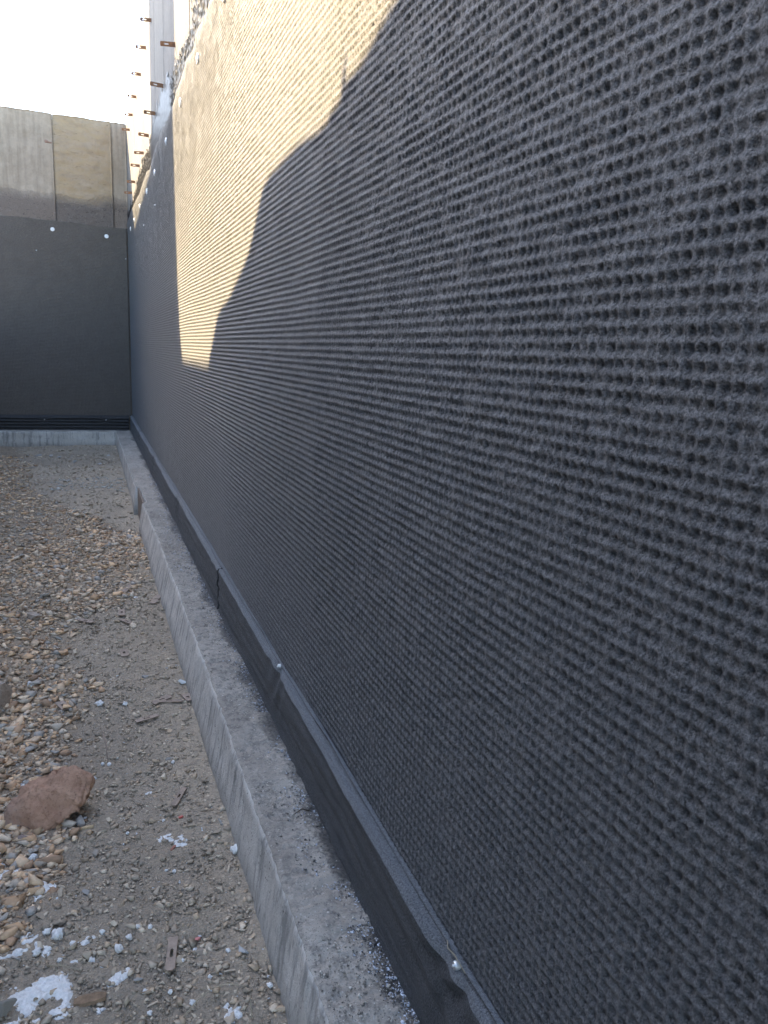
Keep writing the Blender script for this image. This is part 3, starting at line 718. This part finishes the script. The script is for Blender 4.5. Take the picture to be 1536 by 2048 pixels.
def px_stone(px, py, wpx, colr, label, k, sq=1.0, rz=None):
    p = gpt(px, py); dist = (p-Vector((0, 0, CAM_Z))).length
    return put_stone(stone_mesh(k, colr), p, wpx/FPX*dist*.5, 'stone', label, 'stone', None, rz, sq=sq)
px_stone(440, 1650, 24, (.27, .26, .235), 'rounded grey stone close to the footing beside a small snow ball', 3)
px_stone(486, 1908, 32, (.40, .40, .39), 'flat angular pale grey stone on the dirt near the footing', 7, .55)
px_stone(362, 1362, 24, (.62, .62, .60), 'whitish stone against the foot of the concrete footing', 9)
px_stone(290, 1350, 26, (.27, .26, .24), 'flat grey stone on the bare dirt before the whitish stone', 12, .5)
px_stone(402, 1908, 24, (.30, .235, .175), 'brown stone on grey dirt beside a rusty tie with a square hole', 5)
px_stone(335, 1515, 32, (.27, .25, .225), 'flat brownish grey stone half sunk in the packed dirt', 14, .6)
px_stone(480, 1968, 20, (.52, .42, .31), 'small cream coloured stone near the base of the footing', 6)
px_stone(275, 1972, 24, (.26, .25, .23), 'smooth grey pebble beside a snow patch', 2, .8)
px_stone(172, 1790, 20, (.30, .285, .26), 'grey brown stone standing next to the gravel edge', 10)
px_stone(195, 1705, 32, (.30, .26, .21), 'long slanted buff stone just past the red rock', 13, .8)
px_stone(15, 2040, 60, (.19, .175, .15), 'dark rounded stone beside the largest snow patch', 4)
px_stone(42, 1682, 28, (.22, .16, .14), 'dark red brown stone tucked under the edge of the red rock', 8)
for i, (px, py, wp) in enumerate(((55, 913, 13), (78, 913, 15), (103, 915, 16), (118, 918, 16), (150, 928, 14), (200, 930, 12), (218, 912, 11))):
    px_stone(px, py, wp, (.42, .40, .37), 'pale stone lying before the end wall footing', i).__setitem__('group', 'pale stones before the end wall')

def rock(name, cx, cy, size, seed, mat, label, cuts=13, sub=5, rz=0):
    bm = bmesh.new(); bmesh.ops.create_icosphere(bm, subdivisions=sub, radius=1.0); r_ = random.Random(seed)
    pl = []
    for i in range(cuts):
        n_ = Vector((r_.gauss(0, 1), r_.gauss(0, 1), r_.gauss(.25, .8))).normalized(); pl.append((n_, r_.uniform(.45, .78)))
    pl.append((Vector((.1, -.35, .92)).normalized(), .62))
    for v in bm.verts:
        c_ = v.co.copy()
        for n_, d_ in pl:
            e_ = c_.dot(n_)-d_
            if e_ > 0: c_ -= n_*e_*.99
        v.co = c_
    co = np.array([v.co[:] for v in bm.verts])
    dsp = .13*fbm(co[:, 0]*2.3+seed, co[:, 1]*2.3+co[:, 2]*1.7, 4)+.09*fbm(co[:, 0]*8+co[:, 2]*5, co[:, 1]*8+co[:, 2]*6, 3)
    for v, d_ in zip(bm.verts, dsp):
        v.co *= (1+float(d_)); v.co = Vector((v.co.x*size[0], v.co.y*size[1], v.co.z*size[2]))
    o = bm_obj(name, bm, mat, smooth=True); zmin = min(v.co.z for v in o.data.vertices)
    o.rotation_euler = (0, 0, rz); o.location = (cx, cy, float(gz(cx, cy))-zmin-.008); return tag(o, label, 'rock')
def hull_rock(name, pts, loc, rz, mat, label, amp=.010):
    bm = bmesh.new()
    for p in pts: bm.verts.new(tuple(.93*q for q in p))
    res_ = bmesh.ops.convex_hull(bm, input=bm.verts)
    bmesh.ops.delete(bm, geom=[g_ for g_ in res_['geom_interior'] if isinstance(g_, bmesh.types.BMVert)], context='VERTS')
    bmesh.ops.triangulate(bm, faces=bm.faces)
    bmesh.ops.bevel(bm, geom=bm.edges[:], offset=.006, segments=1, affect='EDGES'); bmesh.ops.triangulate(bm, faces=bm.faces)
    for _ in range(3): bmesh.ops.subdivide_edges(bm, edges=bm.edges[:], cuts=1, use_grid_fill=True); bmesh.ops.triangulate(bm, faces=bm.faces)
    bm.normal_update()
    co = np.array([v.co[:] for v in bm.verts])
    d_ = amp*(1.2*fbm(co[:, 0]*19+co[:, 2]*11, co[:, 1]*19+co[:, 2]*13, 4)+.6*fbm(co[:, 0]*75+co[:, 2]*40, co[:, 1]*75-co[:, 2]*60, 3))
    for v, e_ in zip(bm.verts, d_): v.co = v.co+v.normal*float(e_)
    o = bm_obj(name, bm, mat, smooth=True); o.location = loc; o.rotation_euler = (0, 0, rz); return tag(o, label, 'rock')
RP = [(-.10, -.05, .0), (-.03, -.072, -.004), (.05, -.062, .022), (.095, -.035, .035), (-.122, -.015, .02), (-.105, -.03, .048), (0, -.055, .045), (.088, -.035, .07), (-.07, .045, .088), (.02, .065, .128), (.072, .055, .126), (.125, .03, .098), (.112, .05, .055), (-.085, .07, .0), (.05, .08, .0), (.09, .06, .018), (-.03, .0, .095)]
hull_rock('rock', RP, (-.138, 2.02, float(gz(-.138, 2.02))-.004), -.08, M_RED, 'big angular reddish brown rock lying at the edge of the tan gravel', amp=.017)
rock('rock', -.345, 2.74, (.085, .07, .07), 9, M_PALE, 'pale pinkish grey rock sitting in the tan gravel', rz=.5)
rock('rock', -.262, 3.62, (.045, .03, .022), 15, M_PALE, 'flat brown rock slab lying in the tan gravel', sub=4)

# ------------------------------------------------------------------ snow
def snow_patch(px, py, rx, ry, seed, label, thr=.0, hgt=.009):
    c_ = gpt(px, py); n = 70
    X, Y = np.meshgrid(np.linspace(-1, 1, n), np.linspace(-1, 1, n), indexing='ij')
    xx = c_.x+X*rx; yy = c_.y+Y*ry
    f = .48-np.hypot(X, Y)*.95 + 2.0*fbm(xx*34+seed, yy*34, 5) - thr
    h = hgt*np.clip(f, 0, 1)**.7 + .005*fbm(xx*110, yy*110+seed, 3)*np.clip(f*4, 0, 1)
    z = gz(xx, yy)+h-.002
    keepv = f > 0; F = grid_faces(n, n); F = F[keepv.reshape(-1)[F].any(1)]
    zz = np.where(keepv, z, gz(xx, yy)-.008)
    o = mesh_obj('snow_patch', np.stack([xx, yy, zz], -1).reshape(-1, 3), F, M_SNOW, smooth=True)
    me = o.data; bm = bmesh.new(); bm.from_mesh(me); bmesh.ops.delete(bm, geom=[v for v in bm.verts if not v.link_faces], context='VERTS'); bm.to_mesh(me); bm.free()
    return tag(o, label, 'snow', 'snow patches on the ground')
snow_patch(95, 1995, .085, .085, 1, 'largest ragged patch of old snow on the dirt', .12)
snow_patch(48, 1892, .060, .060, 2, 'ragged snow patch shaped like a splash among brown stones', .1)
snow_patch(18, 1735, .045, .055, 3, 'snow patch just in front of the red rock', -.05)
snow_patch(80, 1785, .034, .034, 4, 'compact oval snow patch in front of the red rock', -.2)
snow_patch(238, 1972, .026, .026, 5, 'round snow patch on dirt beside a smooth pebble', -.15)
snow_patch(455, 2030, .036, .04, 6, 'thin snow patch close to the footing', .15)
snow_patch(195, 2030, .026, .03, 12, 'small snow patch beside the piece of bark', .1)
snow_patch(30, 1558, .026, .04, 7, 'small snow patch in the gravel behind the red rock', .1)
snow_patch(300, 1580, .022, .03, 8, 'thin snow patch beside the slanted rusty tie on bare dirt', .1)
snow_patch(362, 1668, .06, .055, 9, 'broken thin snow crust on dirt beside a rounded grey stone', .42, .007)
snow_patch(262, 1193, .05, .10, 10, 'distant pair of snow patches beside a plate on the dirt', .2)
snow_patch(325, 1648, .018, .025, 13, 'tiny snow patch between red scraps and the tan gravel', .1)
snow_patch(170, 1900, .03, .03, 14, 'small broken snow patch beside snow lumps', .3)
bms = []
for k in range(4):
    bm = bmesh.new(); bmesh.ops.create_icosphere(bm, subdivisions=3, radius=1)
    co = np.array([v.co[:] for v in bm.verts]); d_ = .75*fbm(co[:, 0]*2+k*7, co[:, 1]*2+co[:, 2]*1.5, 4)
    for v, e_ in zip(bm.verts, d_): v.co *= 1+float(e_)
    me = bpy.data.meshes.new('snow_lump'); bm.to_mesh(me); bm.free(); me.polygons.foreach_set('use_smooth', np.ones(len(me.polygons), bool)); me.materials.append(M_SNOW); bms.append(me)
def lump(px, py, wpx, label, group):
    p = gpt(px, py); r_ = wpx/FPX*(p-Vector((0, 0, CAM_Z))).length*.5
    o = bpy.data.objects.new('snow_lump', bms[random.randrange(4)]); col.objects.link(o); o.scale = (r_, r_, r_*.8); o.rotation_euler = (0, 0, random.uniform(0, 6))
    o.location = (p.x, p.y, float(gz(p.x, p.y))+r_*.55); return tag(o, label, 'snow', group)
lump(471, 1699, 18, 'round white snow ball lying against the footing face', None)
for px, py, wp in ((116, 1884, 20), (94, 1877, 13), (147, 1902, 11), (259, 1888, 11), (301, 1865, 8), (239, 1912, 14), (277, 1865, 8), (75, 1918, 14), (205, 1877, 9), (66, 1714, 14), (33, 1622, 7), (200, 1405, 13), (62, 1373, 12), (195, 1403, 10), (250, 1405, 9), (348, 1746, 7), (333, 1744, 6), (390, 1902, 8), (218, 1517, 8), (234, 1503, 6), (205, 1516, 7), (385, 2010, 10), (300, 2035, 9), (345, 1517, 7), (540, 1975, 10), (290, 1995, 9), (456, 1905, 8), (365, 1925, 7), (340, 1990, 8), (255, 1668, 6), (80, 1570, 10), (170, 1628, 6), (420, 1960, 8), (120, 1935, 9)):
    lump(px, py, wp, 'small white lump of snow on the ground', 'small snow lumps')

# ------------------------------------------------------------------ steel ties and litter on the ground
def ground_tie(a, b, wd, label, hole=True, mat=M_TIE):
    p, q = gpt(*a), gpt(*b); d_ = q-p; L = max(.03, math.hypot(d_.x, d_.y))
    me = tie_mesh(L, wd, .003, (min(.024, L*.3), wd*.36, L*.5)); me.materials.append(mat); me.name = 'steel_tie'
    o = bpy.data.objects.new('steel_tie', me); col.objects.link(o)
    ang = math.atan2(-d_.y, -d_.x)
    zp, zq = float(gz(p.x, p.y)), float(gz(q.x, q.y))
    o.matrix_world = Matrix.Translation((p.x, p.y, zp+.007)) @ Matrix.Rotation(ang, 4, 'Z') @ Matrix.Rotation(math.atan2(zq-zp, L)+random.uniform(.0, .05), 4, 'Y') @ Matrix.Rotation(math.pi/2+random.uniform(-.1, .1), 4, 'X')
    return tag(o, label, 'steel tie', 'steel ties lying on the ground')
ground_tie((347, 1886), (340, 1954), .019, 'rusty steel tie with a square hole lying flat beside a brown stone')
ground_tie((368, 1572), (347, 1614), .016, 'slanted rusty tie on bare dirt near the thin snow patch')
ground_tie((271, 1437), (316, 1426), .020, 'rusty brown tie on dirt before the pair of crossed ties')
ground_tie((306, 1405), (341, 1391), .022, 'dark rusty tie lying across a paler tie near the footing')
ground_tie((311, 1401), (366, 1402), .018, 'pale rusty tie under a darker one near the footing')
ground_tie((243, 1224), (244, 1238), .030, 'pale square tie plate with one hole on bare dirt beyond a twin plate')
ground_tie((247, 1300), (250, 1315), .030, 'buff square tie plate with one hole alone on bare dirt')
ground_tie((157, 1240), (186, 1248), .026, 'orange brown tie on the edge of the tan gravel')
ground_tie((242, 1243), (265, 1251), .024, 'thin buff tie lying next to the pale square plate')
ground_tie((304, 1211), (319, 1193), .030, 'reddish rusty tie lying against the footing')
ground_tie((247, 1187), (262, 1173), .026, 'grey tie stuck in the dirt beside the distant snow')
ground_tie((370, 1388), (382, 1402), .030, 'short pale tie stub beside the footing near crossed ties')
ground_tie((118, 1406), (134, 1420), .030, 'dark purple brown tie stub on the tan gravel')

def tube(name, pts, r0, r1, mat, label, cat, seg=6, group=None):
    bm = bmesh.new(); rings = []
    pts = [Vector(p) for p in pts]
    for i, p in enumerate(pts):
        d_ = (pts[min(i+1, len(pts)-1)]-pts[max(i-1, 0)]).normalized(); a = d_.orthogonal().normalized(); b = d_.cross(a); r_ = r0+(r1-r0)*i/(len(pts)-1)
        rings.append([bm.verts.new(p+a*r_*math.cos(2*math.pi*k/seg)+b*r_*math.sin(2*math.pi*k/seg)) for k in range(seg)])
    for A_, B_ in zip(rings[:-1], rings[1:]):
        for k in range(seg): bm.faces.new((A_[k], A_[(k+1) % seg], B_[(k+1) % seg], B_[k]))
    bm.faces.new(rings[0][::-1]); bm.faces.new(rings[-1]); bmesh.ops.recalc_face_normals(bm, faces=bm.faces)
    o = bm_obj(name, bm, mat, smooth=True); return tag(o, label, cat, group)
def gp3(px, py, dz): p = gpt(px, py); return (p.x, p.y, float(gz(p.x, p.y))+dz)
def splinter(name, a, b, wd, th, mat, label, cat):
    p, q = Vector(gp3(*a, th*.6)), Vector(gp3(*b, th*.9)); d_ = (q-p); s_ = Vector((-d_.y, d_.x, 0)).normalized()
    bm = bmesh.new(); n = 7; pv = None
    for i in range(n):
        t_ = i/(n-1); c_ = p+d_*t_; w_ = wd*(.35+.65*math.sin(math.pi*(.12+.76*t_)))*random.uniform(.85, 1.15)
        v = [bm.verts.new(c_+s_*w_*.5+Vector((0, 0, -th*.4))), bm.verts.new(c_+s_*w_*.4+Vector((0, 0, th*.5))), bm.verts.new(c_-s_*w_*.4+Vector((0, 0, th*.6*random.uniform(.8, 1.2)))), bm.verts.new(c_-s_*w_*.5+Vector((0, 0, -th*.4)))]
        if pv:
            for k in range(4): bm.faces.new((pv[k], pv[(k+1) % 4], v[(k+1) % 4], v[k]))
        else: bm.faces.new(v)
        pv = v
    bm.faces.new(pv[::-1]); bmesh.ops.recalc_face_normals(bm, faces=bm.faces); o = bm_obj(name, bm, mat); return tag(o, label, cat)
splinter('wood_splinter', (138, 1660), (187, 1652), .011, .006, M_WOOD, 'pale broken wood splinter poking out from under the red rock', 'wood')
splinter('bark_piece', (148, 2018), (212, 2006), .026, .006, M_BARK, 'flat orange brown piece of bark on the dirt by snow', 'bark')
splinter('plastic_scrap', (357, 1635), (366, 1632), .010, .003, M_REDP, 'tiny red plastic scrap beside the slanted rusty tie', 'scrap')
splinter('plastic_scrap', (342, 1704), (351, 1693), .008, .003, mat_plain('rust_red_scrap', (.26, .085, .05), .6, 60, .2), 'rust red scrap on bare dirt below the thin snow crust', 'scrap')
splinter('plastic_scrap', (390, 1883), (400, 1879), .009, .003, mat_plain('pink_scrap', (.50, .17, .15), .6, 60, .2), 'pinkish red scrap beside the brown stone near a rusty tie', 'scrap')
tube('dry_stem', [gp3(362, 2046, .004), gp3(395, 2010, .010), gp3(425, 1990, .014), gp3(455, 1983, .016), gp3(485, 1985, .014), gp3(500, 2000, .010), gp3(504, 2040, .004)], .0012, .0008, M_GRASS, 'thin dry grass stem curving over the dirt near the footing', 'stem')
tube('dry_stem', [gp3(95, 1945, .004), gp3(125, 1949, .009), gp3(160, 1953, .004)], .0012, .0008, M_GRASS, 'short straight dry grass stem between snow patches', 'stem')
tube('twig', [gp3(205, 1460, .003), gp3(212, 1480, .004), gp3(214, 1505, .003)], .0025, .0012, M_TIE, 'short dark purple twig on bare dirt beside the gravel', 'twig')
tube('twig', [(.44, 1.555, ZF+.008), (.425, 1.56, ZF+.013), (.405, 1.552, ZF+.008)], .002, .001, M_TWIG, 'tiny dark twig on top of the footing beside the strip drain', 'twig')
tube('thread', [(WX-.024, .905, CAM_Z-.862), (WX-.030, .893, CAM_Z-.850), (WX-.033, .885, CAM_Z-.856), (WX-.028, .873, CAM_Z-.858), (WX-.026, .84, CAM_Z-.862)], .0007, .0007, M_GRASS, 'loose looped thread by the nail of the near strip drain', 'thread')

# ------------------------------------------------------------------ unseen casters added across the site to shade the wall
# unseen heap added for shade: its crest is the shadow edge on the mat carried back along the sun by D metres
D = 2.1; XB = WX-D
SK = [(-5.6, -3.4), (-4.8, -2.2), (-4.0, -.9), (-3.2, -.1), (-2.4, .2), (-1.6, .35), (-.7, .42), (-.2, .50), (.3, .56), (.6, .60), (1.0, .585), (1.29, .556), (1.364, .545), (1.438, .522), (1.552, .503), (1.62, .478), (1.72, .464), (1.93, .468), (2.10, .468), (2.231, .461), (2.329, .445), (2.433, .364), (2.549, .289), (2.723, .226), (2.924, .170), (3.12, .140), (3.196, .116), (3.318, .029), (3.436, -.054), (3.56, -.18), (4.1, -.40), (6.0, -.9), (8.0, -1.7), (9.5, -2.6), (10.5, -3.5)]
sy = np.array([p[0] for p in SK])+.90*D; szk = np.array([p[1] for p in SK])+.86*D+CAM_Z
Yb = np.unique(np.concatenate([np.linspace(sy[0], 3.0, 40), np.linspace(3.0, 6.2, 260), np.linspace(6.2, sy[-1], 40), sy]))
top = np.maximum(np.interp(Yb, sy, szk) + .008*fbm(Yb*9, Yb*0, 3), -.12)
rows = []
for s_ in np.linspace(0, 1, 30):
    x_ = XB + .25*top*(1-s_)**1.2 + .09*np.sin(math.pi*s_)*fbm(Yb*1.6, s_*4+Yb*0, 4); rows.append(np.stack([x_, Yb, -.12+(top+.12)*s_], -1))
for s_ in np.linspace(.05, 1, 22):
    rows.append(np.stack([XB-s_*.85*(top+.12)+.10*s_*fbm(Yb*1.4, s_*4+Yb*0+9, 4), Yb, top+(-.12-top)*s_**1.05+.10*math.sin(math.pi*s_)*fbm(Yb*1.7, s_*5+Yb*0, 3)-.03*s_], -1))
P = np.stack(rows, 1)
heap = mesh_obj('shade_heap', P.reshape(-1, 3), grid_faces(*P.shape[:2]), M_BANK, smooth=True); tag(heap, 'steep unseen heap of brown earth added across the trench to shade the wall', kind='structure')
tube('weed_stalk', [(XB+.0, 1.575+.9*D, .46+.86*D+CAM_Z), (XB, 1.572+.9*D, .52+.86*D+CAM_Z), (XB, 1.562+.9*D, .556+.86*D+CAM_Z)], .012, .003, M_TWIG, 'dry weed stalk on the crest of the earth heap', 'weed')
# unseen plastered walls added further back to cast the shadow band
D2 = 6.0; XN = WX-D2
caster_block = tag(empty('shade_block', (XN-2, 13, 0)), 'unseen plastered walls beyond the earth heap, added to cast the shadow band', 'shade_block')
M_PLASTER = mat_plain('plaster', (.55, .50, .43), .9, 6, .2)
def prism(name, out, x0, x1, mat):
    bm = bmesh.new(); Z_ = lambda z: max(-.1, z+.86*D2+CAM_Z)
    fa = [bm.verts.new((x0, y+.9*D2, Z_(z))) for y, z in out]; fb = [bm.verts.new((x1, y+.9*D2, Z_(z))) for y, z in out]
    bm.faces.new(fa); bm.faces.new(fb[::-1])
    for k in range(len(fa)): bm.faces.new((fa[k], fb[k], fb[(k+1) % len(fa)], fa[(k+1) % len(fa)]))
    bmesh.ops.recalc_face_normals(bm, faces=bm.faces); return child(name, bm, mat, caster_block)
prism('wall', [(2.9, -9), (2.9, -.085), (6.46, -.085), (6.46, -9)], XN-.30, XN, M_PLASTER)
prism('wall', [(6.465, -9), (6.465, 1.285), (7.2, 1.235), (8.7, 1.136), (13.5, .9), (13.5, -9)], XN-.30, XN, M_PLASTER)
prism('shade_tower', [(4.50, -.08), (4.70, .20), (4.81, .54), (4.87, .96), (4.90, 1.3), (4.90, 3.6), (6.45, 3.6), (6.45, -.08)], XN-.145, XN-.005, M_PLASTER)
